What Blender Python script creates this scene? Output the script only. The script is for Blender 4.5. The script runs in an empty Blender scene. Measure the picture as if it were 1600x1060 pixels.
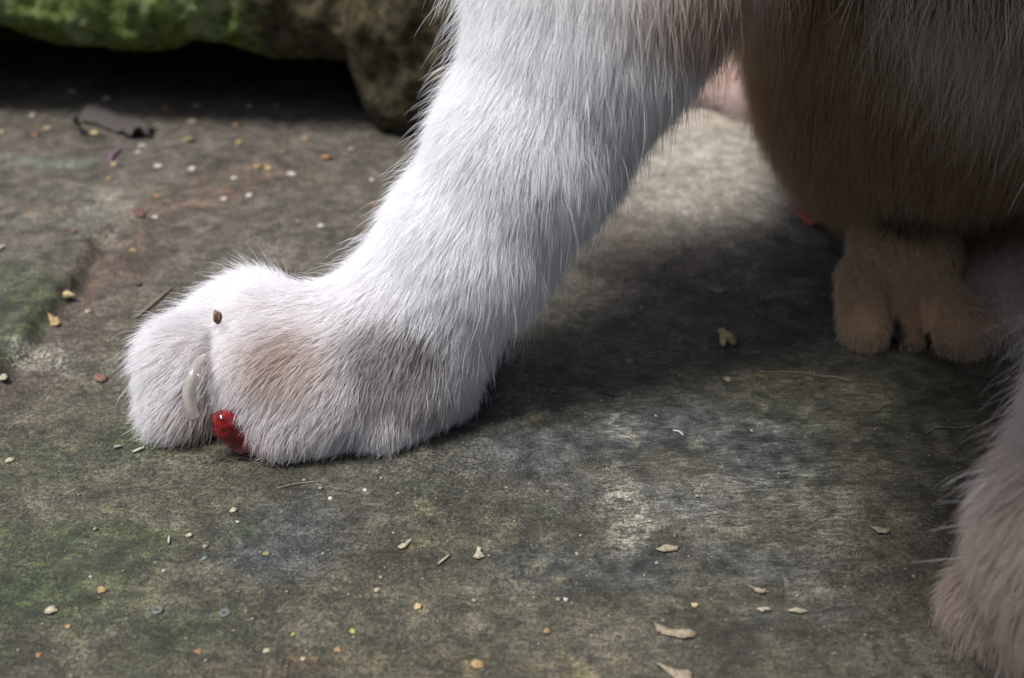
import bpy, bmesh, math, random
import numpy as np
from mathutils import Vector, Matrix, kdtree
import openvdb

random.seed(7)
rng = np.random.default_rng(11)
S = bpy.context.scene
COL = S.collection

# ------------------------------------------------------------------ camera
PITCH = math.radians(30)
CAM = np.array([0.0, -0.1992, 0.115])
FWD = np.array([0, math.cos(PITCH), -math.sin(PITCH)])
UP = np.array([0, math.sin(PITCH), math.cos(PITCH)])
FPX = 1798.0
cd = bpy.data.cameras.new('camera')
cam = bpy.data.objects.new('camera', cd)
COL.objects.link(cam)
cam.location = CAM
cam.rotation_euler = (math.pi / 2 - PITCH, 0, 0)
cd.sensor_width = 36
cd.lens = FPX / 1600 * 36
cd.clip_start = 0.005
cd.clip_end = 200
cd.dof.use_dof = True
cd.dof.focus_distance = 0.187
cd.dof.aperture_fstop = 19
S.camera = cam

# ------------------------------------------------------------------ light
SUN_EL, SUN_AZ = math.radians(70), math.radians(-119)      # azimuth from +Y towards +X
w = bpy.data.worlds.new('World')
S.world = w
w.use_nodes = True
nt = w.node_tree
sky = nt.nodes.new('ShaderNodeTexSky')
sky.sky_type = 'NISHITA'
sky.sun_disc = False
sky.sun_elevation = SUN_EL
sky.sun_rotation = SUN_AZ
sky.air_density = 0.8
sky.dust_density = 2.5
sky.ozone_density = 1.0
bg = nt.nodes['Background']
nt.links.new(sky.outputs[0], bg.inputs[0])
bg.inputs[1].default_value = 0.066
sd = bpy.data.lights.new('sun', 'SUN')
sun = bpy.data.objects.new('sun', sd)
COL.objects.link(sun)
sd.energy = 1.5
sd.angle = math.radians(18)
sd.color = (1.0, 0.985, 0.97)
sdir = Vector((math.sin(SUN_AZ) * math.cos(SUN_EL), math.cos(SUN_AZ) * math.cos(SUN_EL), math.sin(SUN_EL)))
sun.rotation_euler = sdir.to_track_quat('Z', 'Y').to_euler()
S.view_settings.view_transform = 'Standard'
S.view_settings.look = 'None'
S.view_settings.exposure = 1.74
S.view_settings.gamma = 1.0
S.view_settings.use_curve_mapping = False
S.cycles.max_bounces = 10
S.cycles.diffuse_bounces = 5
S.cycles.transparent_max_bounces = 12
S.cycles.use_denoising = True
try:
    S.cycles_curves.shape = 'RIBBONS'
    S.cycles_curves.subdivisions = 2
except Exception:
    pass


# ------------------------------------------------------------------ helpers
def ray(px, py):
    return FWD + np.array([1.0, 0, 0]) * (px - 800) / FPX + UP * (530 - py) / FPX


def PZ(px, py, z=0.0):
    d = ray(px, py)
    return CAM + d * ((z - CAM[2]) / d[2])


def PY(px, py, y):
    d = ray(px, py)
    return CAM + d * ((y - CAM[1]) / d[1])


def project(p):
    q = p - CAM
    t = q @ FWD
    return 800 + FPX * q[..., 0] / t, 530 - FPX * (q @ UP) / t, t


def hash3(ix, iy, iz, seed):
    h = (ix.astype(np.int64) * 374761393 + iy.astype(np.int64) * 668265263 + iz.astype(np.int64) * 2147483647 + seed * 974634777) & 0xFFFFFFFF
    h = ((h ^ (h >> 13)) * 1274126177) & 0xFFFFFFFF
    h = ((h ^ (h >> 16)) * 2246822519) & 0xFFFFFFFF
    return ((h ^ (h >> 15)) & 0xFFFFFF) / float(0xFFFFFF) * 2 - 1


def vnoise(p, seed=0):
    f = np.floor(p)
    u = p - f
    u = u * u * (3 - 2 * u)
    i = f.astype(np.int64)
    r = 0
    for a in (0, 1):
        for b in (0, 1):
            for c in (0, 1):
                wgt = (u[..., 0] if a else 1 - u[..., 0]) * (u[..., 1] if b else 1 - u[..., 1]) * (u[..., 2] if c else 1 - u[..., 2])
                r = r + wgt * hash3(i[..., 0] + a, i[..., 1] + b, i[..., 2] + c, seed)
    return r


def fbm(p, scale, octaves=4, seed=0, gain=0.5):
    r, a = 0, 1.0
    q = p * scale
    for o in range(octaves):
        r = r + a * vnoise(q + 17.3 * o, seed + o)
        q = q * 2.03
        a *= gain
    return r


def sstep(a, b, x):
    t = np.clip((x - a) / (b - a), 0, 1)
    return t * t * (3 - 2 * t)


def tag(o, label=None, cat=None, group=None, kind=None):
    if label:
        o['label'] = label
    if cat:
        o['category'] = cat
    if group:
        o['group'] = group
    if kind:
        o['kind'] = kind
    return o


def mesh_obj(name, verts, faces, mat, parent=None, smooth=True):
    me = bpy.data.meshes.new(name)
    me.from_pydata([tuple(v) for v in verts], [], faces)
    me.update()
    if smooth:
        me.polygons.foreach_set('use_smooth', np.ones(len(me.polygons), bool))
    if mat:
        me.materials.append(mat)
    o = bpy.data.objects.new(name, me)
    COL.objects.link(o)
    if parent:
        o.parent = parent
        o.matrix_parent_inverse = Matrix.Translation(-Vector(parent.location))
    return o


def quad_mesh_np(name, V, Q, mat, smooth=True):
    me = bpy.data.meshes.new(name)
    n = len(Q)
    k = Q.shape[1]
    me.vertices.add(len(V))
    me.vertices.foreach_set('co', np.ascontiguousarray(V, dtype=np.float32).ravel())
    me.loops.add(n * k)
    me.loops.foreach_set('vertex_index', np.ascontiguousarray(Q, dtype=np.int32).ravel())
    me.polygons.add(n)
    me.polygons.foreach_set('loop_start', np.arange(0, n * k, k, dtype=np.int32))
    me.polygons.foreach_set('use_smooth', np.full(n, smooth))
    me.update(calc_edges=True)
    me.validate()
    if mat:
        me.materials.append(mat)
    o = bpy.data.objects.new(name, me)
    COL.objects.link(o)
    return o


def add_attr(me, name, data, kind='FLOAT', domain='POINT'):
    a = me.attributes.new(name, kind, domain)
    if kind == 'FLOAT':
        a.data.foreach_set('value', np.ascontiguousarray(data, dtype=np.float32))
    else:
        d = np.ones((len(data), 4), np.float32)
        d[:, :3] = data
        a.data.foreach_set('color', d.ravel())


class NT:
    """small node-tree writer"""

    def __init__(self, name):
        self.m = bpy.data.materials.new(name)
        self.m.use_nodes = True
        self.t = self.m.node_tree
        self.b = self.t.nodes['Principled BSDF']
        self.out = self.t.nodes['Material Output']

    def n(self, typ, **kw):
        x = self.t.nodes.new(typ)
        for k, v in kw.items():
            setattr(x, k, v)
        return x

    def set(self, sock, v):
        if hasattr(v, 'links'):
            self.t.links.new(v, sock)
        else:
            if isinstance(v, (tuple, list)) and len(v) == 3 and sock.type == 'RGBA':
                v = (*v, 1)
            sock.default_value = v

    def attr(self, name, out='Fac'):
        a = self.n('ShaderNodeAttribute', attribute_name=name)
        return a.outputs[out]

    def pos(self, scale=(1, 1, 1), rot=0):
        g = self.n('ShaderNodeNewGeometry')
        m = self.n('ShaderNodeMapping')
        self.t.links.new(g.outputs['Position'], m.inputs[0])
        m.inputs['Scale'].default_value = scale
        m.inputs['Rotation'].default_value = (0, 0, rot)
        return m.outputs[0]

    def noise(self, vec, scale, detail=4, rough=0.6, dist=0.0):
        x = self.n('ShaderNodeTexNoise')
        self.set(x.inputs['Vector'], vec)
        x.inputs['Scale'].default_value = scale
        x.inputs['Detail'].default_value = detail
        x.inputs['Roughness'].default_value = rough
        x.inputs['Distortion'].default_value = dist
        return x.outputs['Fac']

    def ramp(self, fac, a, b, va=0.0, vb=1.0):
        x = self.n('ShaderNodeMapRange')
        x.interpolation_type = 'SMOOTHSTEP'
        self.set(x.inputs['Value'], fac)
        x.inputs['From Min'].default_value = a
        x.inputs['From Max'].default_value = b
        x.inputs['To Min'].default_value = va
        x.inputs['To Max'].default_value = vb
        return x.outputs[0]

    def math(self, op, a, b=0.0):
        x = self.n('ShaderNodeMath', operation=op)
        self.set(x.inputs[0], a)
        self.set(x.inputs[1], b)
        return x.outputs[0]

    def mix(self, fac, a, b, blend='MIX'):
        x = self.n('ShaderNodeMix', data_type='RGBA', blend_type=blend)
        self.set(x.inputs['Factor'], fac)
        self.set(x.inputs['A'], a) if False else self.set(x.inputs[6], a)
        self.set(x.inputs[7], b)
        return x.outputs[2]

    def bump(self, h, strength=0.5, dist=0.0003, normal=None):
        x = self.n('ShaderNodeBump')
        self.set(x.inputs['Height'], h)
        x.inputs['Strength'].default_value = strength
        x.inputs['Distance'].default_value = dist
        if normal:
            self.set(x.inputs['Normal'], normal)
        return x.outputs[0]


# ------------------------------------------------------------------ ground
def axis(lo, hi, step, far, grow=1.35):
    a = list(np.arange(lo, hi, step))
    s = step
    while a[-1] < far:
        s *= grow
        a.append(a[-1] + s)
    s = step
    b = []
    x = lo
    while x > -far:
        s *= grow
        x -= s
        b.append(x)
    return np.array(b[::-1] + a)


def G2(px, py):
    p = PZ(px, py)
    return p[:2]


def seg_dist(X, Y, poly):
    """distance to a polyline, and the side (positive: left of its direction)"""
    best = np.full(X.shape, 1e9)
    side = np.zeros(X.shape)
    for (a, b) in zip(poly[:-1], poly[1:]):
        dx, dy = b[0] - a[0], b[1] - a[1]
        t = np.clip(((X - a[0]) * dx + (Y - a[1]) * dy) / (dx * dx + dy * dy), 0, 1)
        ex, ey = X - a[0] - t * dx, Y - a[1] - t * dy
        d = np.sqrt(ex * ex + ey * ey)
        s = dx * ey - dy * ex
        m = d < best
        best = np.where(m, d, best)
        side = np.where(m, np.sign(s), side)
    return best, side


def blob(X, Y, px, py, rx, ry):
    """soft disc on the ground: centre and radii given where the photo shows them"""
    c = G2(px, py)
    e = G2(px + rx, py)
    f = G2(px, py - ry)
    ax = abs(e[0] - c[0])
    ay = abs(f[1] - c[1])
    d = np.sqrt(((X - c[0]) / ax) ** 2 + ((Y - c[1]) / ay) ** 2)
    return 1 - sstep(0.35, 1.25, d)


LEDGE = [G2(*q) for q in ((-120, 640), (0, 590), (30, 562), (58, 532), (66, 505), (95, 472), (128, 440), (142, 415), (150, 382), (183, 345), (178, 320), (130, 296), (150, 268))]
CRACK = [G2(*q) for q in ((-80, 284), (0, 276), (45, 268), (80, 262), (120, 264), (165, 258))]


def ground_height(X, Y, fine=True):
    P3 = np.stack([X, Y, np.zeros_like(X)], -1)
    h = 0.0012 * fbm(P3, 14, 3, 3)
    wob = 0.0022 * fbm(P3, 160, 3, 5)
    d, s = seg_dist(X, Y, LEDGE)
    sd_ = np.where(Y > 0.16, 0.0, d * s) + wob
    step = (1 - sstep(0.03, 0.07, Y)) * sstep(-0.0012, 0.0016, sd_) * np.exp(-np.clip(sd_, 0, 1) / 0.05)
    h = h + 0.0036 * step
    d2, _ = seg_dist(X, Y, CRACK)
    h = h - 0.0012 * np.exp(-((d2 + 0.4 * wob) / 0.0012) ** 2)
    # bedding grooves, right-hand side
    gr = blob(X, Y, 1220, 640, 420, 150)
    P4 = np.stack([X * 12, Y * 190 + X * 26, np.zeros_like(X)], -1)
    h = h + 0.00045 * gr * fbm(P4, 1.6, 3, 9)
    gr2 = blob(X, Y, 1150, 930, 420, 170)
    h = h + 0.0005 * gr2 * fbm(np.stack([X * 20, Y * 120, np.zeros_like(X)], -1), 1.6, 3, 12)
    if fine:
        h = h + 0.00022 * fbm(P3, 330, 3, 21) + 0.00035 * fbm(P3, 90, 2, 31)
    return h


H0 = 0.0


def zg(x, y):
    return float(ground_height(np.array([[x]]), np.array([[y]]))[0, 0])


def make_ground():
    xs = axis(-0.19, 0.20, 0.00115, 90, 1.22)
    ys = axis(-0.15, 0.20, 0.00115, 90, 1.22)
    X, Y = np.meshgrid(xs, ys)
    Z = ground_height(X, Y)
    r = np.sqrt(X ** 2 + Y ** 2)
    Z = Z * (1 - sstep(0.5, 2.0, r))
    # unseen slopes added to block low sky light: right, behind the viewer, all round
    P3b = np.stack([X, Y, np.zeros_like(X)], -1)
    wob2 = 0.10 * fbm(P3b, 3.1, 3, 91)
    sky_blocker = np.maximum(sstep(0.50, 1.15, X + wob2), sstep(0.62, 1.20, -0.75 * Y + 0.95 * X + wob2))
    sky_blocker = np.maximum(0.55 * sky_blocker, sstep(1.0, 2.2, r + 2 * wob2) * (1 - 0.45 * sstep(-0.2, 0.8, (X - Y) / (r + 0.01))))
    Z = Z + sky_blocker * (1.1 + 0.25 * fbm(P3b, 2.3, 3, 95)) * (1 - sstep(8, 30, r))
    V = np.stack([X, Y, Z], -1).reshape(-1, 3)
    ny, nx = X.shape
    idx = np.arange(nx * ny).reshape(ny, nx)
    Q = np.stack([idx[:-1, :-1], idx[:-1, 1:], idx[1:, 1:], idx[1:, :-1]], -1).reshape(-1, 4)
    g = quad_mesh_np('ground', V, Q, None)
    P3 = np.stack([X, Y, np.zeros_like(X)], -1)
    b = lambda *a: blob(X, Y, *a)
    n1 = fbm(P3, 70, 4, 41)
    n2 = fbm(P3, 220, 3, 51)
    d, s = seg_dist(X, Y, LEDGE)
    sdl = d * s
    moss = 1.0 * b(30, 500, 150, 100) * (sdl > -0.001) + 0.8 * b(100, 880, 190, 90) + 0.55 * b(20, 780, 200, 110) + 0.5 * b(395, 826, 60, 28) \
        + 0.45 * b(250, 690, 130, 40) + 0.5 * b(130, 1010, 300, 90) + 0.4 * b(210, 850, 90, 30) + 0.25 * b(1250, 680, 200, 70) + 0.3 * b(700, 1020, 300, 50)
    moss = np.clip(moss * (0.75 + 0.55 * n1 + 0.45 * n2), 0, 1)
    pale = 0.95 * b(970, 812, 55, 60) + 0.5 * b(960, 755, 45, 40) + 0.5 * b(970, 668, 40, 26) + 0.35 * b(1180, 790, 190, 60) + 0.22 * b(1290, 860, 90, 120) \
        + 0.28 * b(880, 620, 130, 40) + 0.2 * b(690, 720, 110, 40) + 0.18 * b(240, 730, 160, 30) + 0.3 * b(165, 350, 60, 60) + 0.35 * b(75, 330, 160, 40) \
        + 0.45 * b(60, 555, 60, 26) + 0.3 * b(130, 575, 60, 24)
    pale = np.clip(pale * (0.85 + 0.4 * n1 + 0.5 * n2), 0, 1)
    slate = 0.9 * b(1080, 720, 340, 110) + 0.8 * b(1020, 890, 330, 45) + 0.5 * b(780, 680, 150, 60) + 0.7 * b(450, 840, 120, 70) + 0.5 * b(1250, 970, 160, 30) + 0.35 * b(600, 760, 160, 60)
    slate = np.clip(slate * (0.8 + 0.6 * n1), 0, 1)
    lich = 0.9 * b(836, 664, 40, 24) + 0.8 * b(848, 896, 75, 16) + 0.75 * b(655, 948, 26, 26) + 0.7 * b(748, 866, 18, 22) + 0.7 * b(665, 795, 22, 22) \
        + 0.7 * b(900, 1030, 60, 60) + 0.6 * b(930, 1040, 50, 40) + 0.55 * b(1270, 1008, 60, 14) + 0.5 * b(1000, 700, 200, 20) * 0.6 + 0.7 * b(750, 1034, 34, 14) + 0.6 * b(855, 985, 16, 20) \
        + 0.5 * b(640, 840, 40, 40) + 0.5 * b(1120, 455, 40, 12) + 0.4 * b(1200, 480, 110, 14) + 0.35 * b(1080, 430, 50, 10) + 0.4 * b(1250, 620, 180, 40) + 0.3 * b(235, 470, 60, 40)
    lich = np.clip(lich * (0.7 + 0.9 * n2), 0, 1)
    c = G2(800, 560)
    warm = sstep(-0.035, 0.05, Y + 0.28 * np.clip(-X - 0.02, -0.05, 0.2) - 0.012)        # brown earth-stained back half
    warm = np.clip(warm + 0.8 * b(1120, 450, 260, 110) + 0.35 * b(880, 1000, 500, 60) + 0.4 * b(1400, 950, 200, 200), 0, 1)
    pale_back = b(1120, 245, 360, 105) * np.clip(1.15 + 0.25 * n1, 0, 1.3) * sstep(-0.02, 0.06, X)
    rust = 0.55 * b(50, 330, 90, 14) + 0.45 * b(200, 380, 60, 70) + 0.5 * b(140, 450, 60, 40) + 0.5 * b(300, 310, 120, 30) + 0.5 * b(430, 275, 90, 18) + 0.15 * b(1010, 415, 200, 60) + 0.35 * b(620, 1040, 400, 30)
    rust = np.clip(rust * (0.75 + 0.6 * n1 + 0.4 * n2), 0, 1)
    green_band = np.clip(0.9 * b(60, 256, 150, 10) * (0.8 + 0.6 * n2), 0, 1)
    bare = np.exp(-np.clip(-sdl, 0, 1) / 0.010) * (sdl < 0.001) * (d < 0.02) * (1 - sstep(0.03, 0.07, Y))
    streak = np.clip(blob(X, Y, 1200, 640, 420, 150) + 0.5 * blob(X, Y, 1150, 930, 420, 170), 0, 1)
    me = g.data
    for nme, arr in (('moss', moss), ('pale', pale), ('slate', slate), ('lichen', lich), ('warm', warm), ('paleback', pale_back), ('rust', rust), ('band', green_band), ('bare', bare), ('streak', streak), ('sky_blocker', sstep(0.02, 0.2, sky_blocker))):
        add_attr(me, nme, np.broadcast_to(arr, X.shape).ravel())
    m = NT('weathered_stone')
    p = m.pos()
    ps = m.pos((0.35, 1.6, 1), 0.14)
    big = m.noise(p, 45, 5, 0.6)
    mid = m.noise(p, 260, 5, 0.65)
    grain = m.noise(p, 1500, 4, 0.7)
    fine = m.noise(p, 3800, 2, 0.6)
    fib = m.noise(ps, 1300, 4, 0.7, 0.6)
    stk = m.attr('streak')
    gr = m.n('ShaderNodeMix', data_type='FLOAT')
    m.set(gr.inputs[0], stk); m.set(gr.inputs[2], grain); m.set(gr.inputs[3], fib)
    gmix = gr.outputs[0]
    c0 = m.mix(m.ramp(big, 0.35, 0.65), (0.058, 0.056, 0.036), (0.106, 0.096, 0.064))
    c0 = m.mix(m.attr('warm'), c0, m.mix(m.ramp(big, 0.35, 0.65), (0.086, 0.074, 0.056), (0.138, 0.120, 0.094)))
    c0 = m.mix(m.math('MULTIPLY', m.attr('slate'), 0.85), c0, m.mix(m.ramp(mid, 0.35, 0.65), (0.040, 0.046, 0.054), (0.085, 0.090, 0.092)))
    c0 = m.mix(m.math('MULTIPLY', m.attr('rust'), m.ramp(mid, 0.38, 0.62)), c0, (0.17, 0.085, 0.045))
    c0 = m.mix(m.math('MULTIPLY', m.attr('bare'), 0.7), c0, (0.115, 0.082, 0.062))
    c0 = m.mix(m.math('MULTIPLY', m.attr('paleback'), 0.9), c0, m.mix(m.ramp(big, 0.3, 0.7), (0.32, 0.29, 0.235), (0.42, 0.385, 0.32)))
    c0 = m.mix(m.math('MULTIPLY', m.attr('moss'), m.ramp(grain, 0.32, 0.6)), c0, m.mix(m.ramp(mid, 0.35, 0.65), (0.026, 0.042, 0.014), (0.070, 0.092, 0.036)))
    c0 = m.mix(m.math('MULTIPLY', m.attr('band'), 0.6), c0, (0.12, 0.15, 0.11))
    c0 = m.mix(m.math('MULTIPLY', m.attr('pale'), m.ramp(gmix, 0.36, 0.62)), c0, (0.30, 0.285, 0.225))
    c0 = m.mix(m.math('MULTIPLY', m.attr('lichen'), m.ramp(mid, 0.44, 0.68, 0, 0.85)), c0, (0.21, 0.185, 0.095))
    c0 = m.mix(m.attr('sky_blocker'), c0, m.mix(m.ramp(big, 0.3, 0.7), (0.030, 0.045, 0.016), (0.060, 0.070, 0.032)))
    # fine crystalline speckle
    mul = m.n('ShaderNodeMix', data_type='RGBA', blend_type='MULTIPLY')
    m.set(mul.inputs[0], 1.0)
    m.set(mul.inputs[6], c0)
    sp = m.math('MULTIPLY', m.ramp(gmix, 0.32, 0.68, 0.46, 1.56), m.ramp(fine, 0.28, 0.72, 0.45, 1.65))
    sp = m.math('MULTIPLY', sp, m.ramp(mid, 0.3, 0.7, 0.44, 0.84))
    cmb = m.n('ShaderNodeCombineColor')
    for i in range(3):
        m.set(cmb.inputs[i], sp)
    m.set(mul.inputs[7], cmb.outputs[0])
    c1 = mul.outputs[2]
    mot = m.noise(p, 115, 6, 0.72, 0.8)
    mot2 = m.noise(ps, 420, 5, 0.75, 1.2)
    mo = m.math('MULTIPLY', m.ramp(mot, 0.34, 0.66, 0.64, 1.26), m.ramp(mot2, 0.34, 0.66, 0.72, 1.26))
    cm2 = m.n('ShaderNodeCombineColor')
    for i in range(3):
        m.set(cm2.inputs[i], mo)
    mm = m.n('ShaderNodeMix', data_type='RGBA', blend_type='MULTIPLY')
    m.set(mm.inputs[0], m.math('SUBTRACT', 1.0, m.math('MULTIPLY', m.attr('paleback'), 0.75))); m.set(mm.inputs[6], c1); m.set(mm.inputs[7], cm2.outputs[0])
    c1 = mm.outputs[2]
    # pale specks and dark pits
    vs = m.noise(p, 2400, 2, 0.5)
    c1 = m.mix(m.ramp(vs, 0.70, 0.76, 0, 0.75), c1, (0.32, 0.31, 0.26))
    vd = m.noise(p, 900, 2, 0.5)
    c1 = m.mix(m.ramp(vd, 0.66, 0.74, 0, 0.6), c1, (0.02, 0.02, 0.018))
    m.set(m.b.inputs['Base Color'], c1)
    m.set(m.b.inputs['Roughness'], m.ramp(mid, 0.3, 0.7, 0.62, 0.9))
    m.b.inputs['Specular IOR Level'].default_value = 0.35
    hb = m.math('ADD', m.math('MULTIPLY', gmix, 1.0), m.math('MULTIPLY', fine, 0.4))
    m.set(m.b.inputs['Normal'], m.bump(hb, 0.75, 0.00035, m.bump(mid, 0.5, 0.0008)))
    me.materials.append(m.m)
    tag(g, kind='structure')
    return g


make_ground()


# ------------------------------------------------------------------ mossy rock
def make_rock():
    pts = [(-0.40, 0.02, 0.135), (-0.30, 0.026, 0.135)]
    for px, py in ((-60, 28), (0, 40), (60, 62), (100, 75), (170, 82), (240, 90), (275, 78), (305, 70), (360, 76), (430, 97), (500, 93), (538, 97), (556, 140), (574, 178), (598, 208), (640, 222), (720, 226), (800, 226)):
        yf = float(np.interp(px, [-60, 200, 540, 620, 900], [0.135, 0.132, 0.122, 0.116, 0.118]))
        q = PY(px, py, yf)
        pts.append((q[0], q[2], yf))
    pts.append((0.005, -0.004, 0.13))
    pts = np.array(pts)
    xs = np.linspace(-0.40, 0.0, 330)
    hx = np.interp(xs, pts[:, 0], pts[:, 1])
    yx = np.interp(xs, pts[:, 0], pts[:, 2])
    # profile round the section: cave back -> underside -> lip -> face -> top -> back -> down
    prof = []
    for t in np.linspace(0, 1, 26):
        prof.append(('u', t))
    for t in np.linspace(0.02, 1, 50):
        prof.append(('f', t))
    for t in np.linspace(0.05, 1, 20):
        prof.append(('t', t))
    for t in np.linspace(0.1, 1, 10):
        prof.append(('b', t))
    V = np.zeros((len(xs), len(prof), 3))
    end = np.minimum(sstep(-0.405, -0.34, xs), 1 - sstep(-0.035, 0.002, xs))
    top = 0.03 + 0.09 * end
    for j, (k, t) in enumerate(prof):
        lip = 0.006
        if k == 'u':
            y = yx + 0.085 * (1 - t)
            z = np.maximum(hx, -0.008) * (1 - 0.25 * (1 - t)) + 0.002
            z = np.where(t < 0.06, -0.01, z)
        elif k == 'f':
            a = t
            y = yx - lip * np.sin(min(a * 6, 1) * math.pi / 2) - 0.004 * np.sin(a * math.pi) + 0.030 * a ** 2.5
            z = np.maximum(hx, -0.008) + (top - np.maximum(hx, -0.008)) * a ** 1.15
        elif k == 't':
            y = yx + 0.030 + 0.12 * t
            z = top + 0.012 * np.sin(t * math.pi)
        else:
            y = yx + 0.15 + 0.02 * t
            z = top * (1 - t) - 0.012 * t
        V[:, j, 0] = xs
        V[:, j, 1] = y
        V[:, j, 2] = z
    P = V.reshape(-1, 3)
    amp = 0.0045 * fbm(P, 42, 4, 61) + 0.0026 * fbm(P, 170, 3, 67) + 0.0011 * fbm(P, 520, 2, 69)
    dirv = np.stack([0.2 * fbm(P, 60, 2, 71), -0.8 + 0 * amp, 0.45 + 0 * amp], -1)
    P = P + dirv * amp[:, None]
    nx, ny = len(xs), len(prof)
    idx = np.arange(nx * ny).reshape(nx, ny)
    Q = np.stack([idx[:-1, :-1], idx[1:, :-1], idx[1:, 1:], idx[:-1, 1:]], -1).reshape(-1, 4)
    for e in (0, nx - 1):       # gather the ends so the sections close
        c = P.reshape(nx, ny, 3)[e].mean(0)
        P.reshape(nx, ny, 3)[e] = c
    o = quad_mesh_np('mossy_rock', P, Q, None)
    bmn = bmesh.new(); bmn.from_mesh(o.data)
    bmesh.ops.remove_doubles(bmn, verts=bmn.verts, dist=1e-6)
    bmesh.ops.recalc_face_normals(bmn, faces=bmn.faces)
    bmn.to_mesh(o.data); bmn.free()
    Pv = np.zeros(len(o.data.vertices) * 3, np.float32)
    o.data.vertices.foreach_get('co', Pv)
    Pv = Pv.reshape(-1, 3).astype(float)
    mossy = np.clip(sstep(-0.052, -0.085, Pv[:, 0]) * 0.95 + 0.30 * (fbm(Pv, 60, 3, 77)) + 0.12, 0, 1)
    add_attr(o.data, 'mossy', mossy)
    m = NT('moss_covered_rock')
    p = m.pos()
    big = m.noise(p, 70, 5, 0.6)
    mid = m.noise(p, 340, 5, 0.7)
    fn = m.noise(p, 1500, 3, 0.7)
    stone = m.mix(m.ramp(mid, 0.35, 0.65), (0.026, 0.022, 0.012), (0.085, 0.072, 0.038))
    stone = m.mix(m.ramp(big, 0.56, 0.68), stone, (0.16, 0.125, 0.07))
    mo = m.mix(m.ramp(mid, 0.3, 0.7), (0.036, 0.060, 0.012), (0.135, 0.180, 0.045))
    mo = m.mix(m.ramp(big, 0.52, 0.70), mo, (0.20, 0.235, 0.12))
    mo = m.mix(m.ramp(fn, 0.3, 0.42, 0.6, 0), mo, (0.03, 0.05, 0.01))
    f = m.ramp(m.math('ADD', m.attr('mossy'), m.math('MULTIPLY', m.math('SUBTRACT', mid, 0.5), 1.1)), 0.35, 0.70)
    m.set(m.b.inputs['Base Color'], m.mix(f, stone, mo))
    m.b.inputs['Roughness'].default_value = 0.95
    m.b.inputs['Specular IOR Level'].default_value = 0.2
    m.set(m.b.inputs['Normal'], m.bump(m.math('ADD', mid, m.math('MULTIPLY', fn, 0.5)), 0.9, 0.0015))
    o.data.materials.append(m.m)
    tag(o, 'big mossy green rock overhanging a dark hollow behind the white foreleg', 'rock')
    return o


make_rock()

# ------------------------------------------------------------------ the cat: one continuous body
# a primitive: ('cone', a, ra, b, rb) or ('ell', centre, radii); with comb direction, fur length, lift, fur region
PR = []


def nrm(v):
    v = np.asarray(v, float)
    return v / np.linalg.norm(v)


def cone(grp, a, ra, b, rb, k=0.004, comb=None, fl=0.008, lift=0.35, reg='leg'):
    a = np.asarray(a, float); b = np.asarray(b, float)
    PR.append(dict(t='c', g=grp, a=a, ra=ra, b=b, rb=rb, k=k, comb=nrm(b - a) if comb is None else nrm(comb), fl=fl, lift=lift, reg=reg))


def ell(grp, c, r, k=0.01, comb=(0, 0, -1), fl=0.02, lift=0.3, reg='torso'):
    PR.append(dict(t='e', g=grp, c=np.asarray(c, float), r=np.asarray(r, float), k=k, comb=nrm(comb), fl=fl, lift=lift, reg=reg))


def prim_d(q, p):
    if q['t'] == 'c':
        ab = q['b'] - q['a']
        t = np.clip(((p - q['a']) @ ab) / (ab @ ab), 0, 1)
        d = np.linalg.norm(p - q['a'] - t[..., None] * ab, axis=-1)
        return d - (q['ra'] + (q['rb'] - q['ra']) * t)
    r = q['r']
    v = p - q['c']
    k0 = np.linalg.norm(v / r, axis=-1)
    k1 = np.linalg.norm(v / (r * r), axis=-1)
    return k0 * (k0 - 1) / np.maximum(k1, 1e-6)


# torso (sitting, facing the camera and a little to its left)
ell('body', (0.101, 0.052, 0.088), (0.049, 0.052, 0.060), fl=0.022, reg='belly', comb=(-0.05, -0.15, -1))
ell('body', (0.118, 0.098, 0.056), (0.050, 0.050, 0.054), fl=0.020, reg='flank', comb=(-0.1, 0.2, -1))
ell('body', (0.090, 0.015, 0.135), (0.046, 0.042, 0.058), fl=0.030, reg='chest', comb=(-0.05, -0.1, -1), lift=0.25)
cone('body', (0.090, 0.005, 0.165), 0.042, (0.060, -0.050, 0.160), 0.036, k=0.02, comb=(0, 0.2, -1), fl=0.018, reg='chest')
# chest apron in front of the belly, where the long pale hairs hang
ell('body', (0.104, 0.026, 0.098), (0.040, 0.034, 0.046), fl=0.030, reg='chest', comb=(-0.12, -0.1, -1), lift=0.22)
# head
HD = np.array((0.047, -0.090, 0.150))
ell('body', HD, (0.039, 0.041, 0.035), k=0.01, fl=0.008, reg='head', comb=(0, 0.8, -0.3))
ell('body', HD + (-0.008, -0.032, -0.016), (0.017, 0.016, 0.013), k=0.008, fl=0.004, reg='head', comb=(0, 0.8, -0.4))
for sx in (-1, 1):
    cone('body', HD + (sx * 0.022, 0.010, 0.022), 0.013, HD + (sx * 0.031, 0.018, 0.050), 0.003, k=0.004, fl=0.004, reg='head')
# haunch and hind leg nearer the long foreleg
TH = PY(1425, 90, 0.046)
ell('body', TH, (0.029, 0.038, 0.033), k=0.012, fl=0.010, reg='thigh', comb=(-0.05, -0.35, -1), lift=0.22)
HP = PZ(1420, 515, 0.0) + np.array([0, 0.009, 0.0125])
cone('body', TH + (0.008, -0.002, -0.012), 0.018, HP + (0.006, 0.024, 0.001), 0.0055, k=0.006, fl=0.006, reg='thigh', comb=(0, -1, -0.5), lift=0.25)
# other haunch, hidden behind the near foreleg
ell('body', (0.138, 0.060, 0.045), (0.030, 0.042, 0.040), k=0.012, fl=0.016, reg='thigh', comb=(0.05, -0.35, -1))
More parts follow.
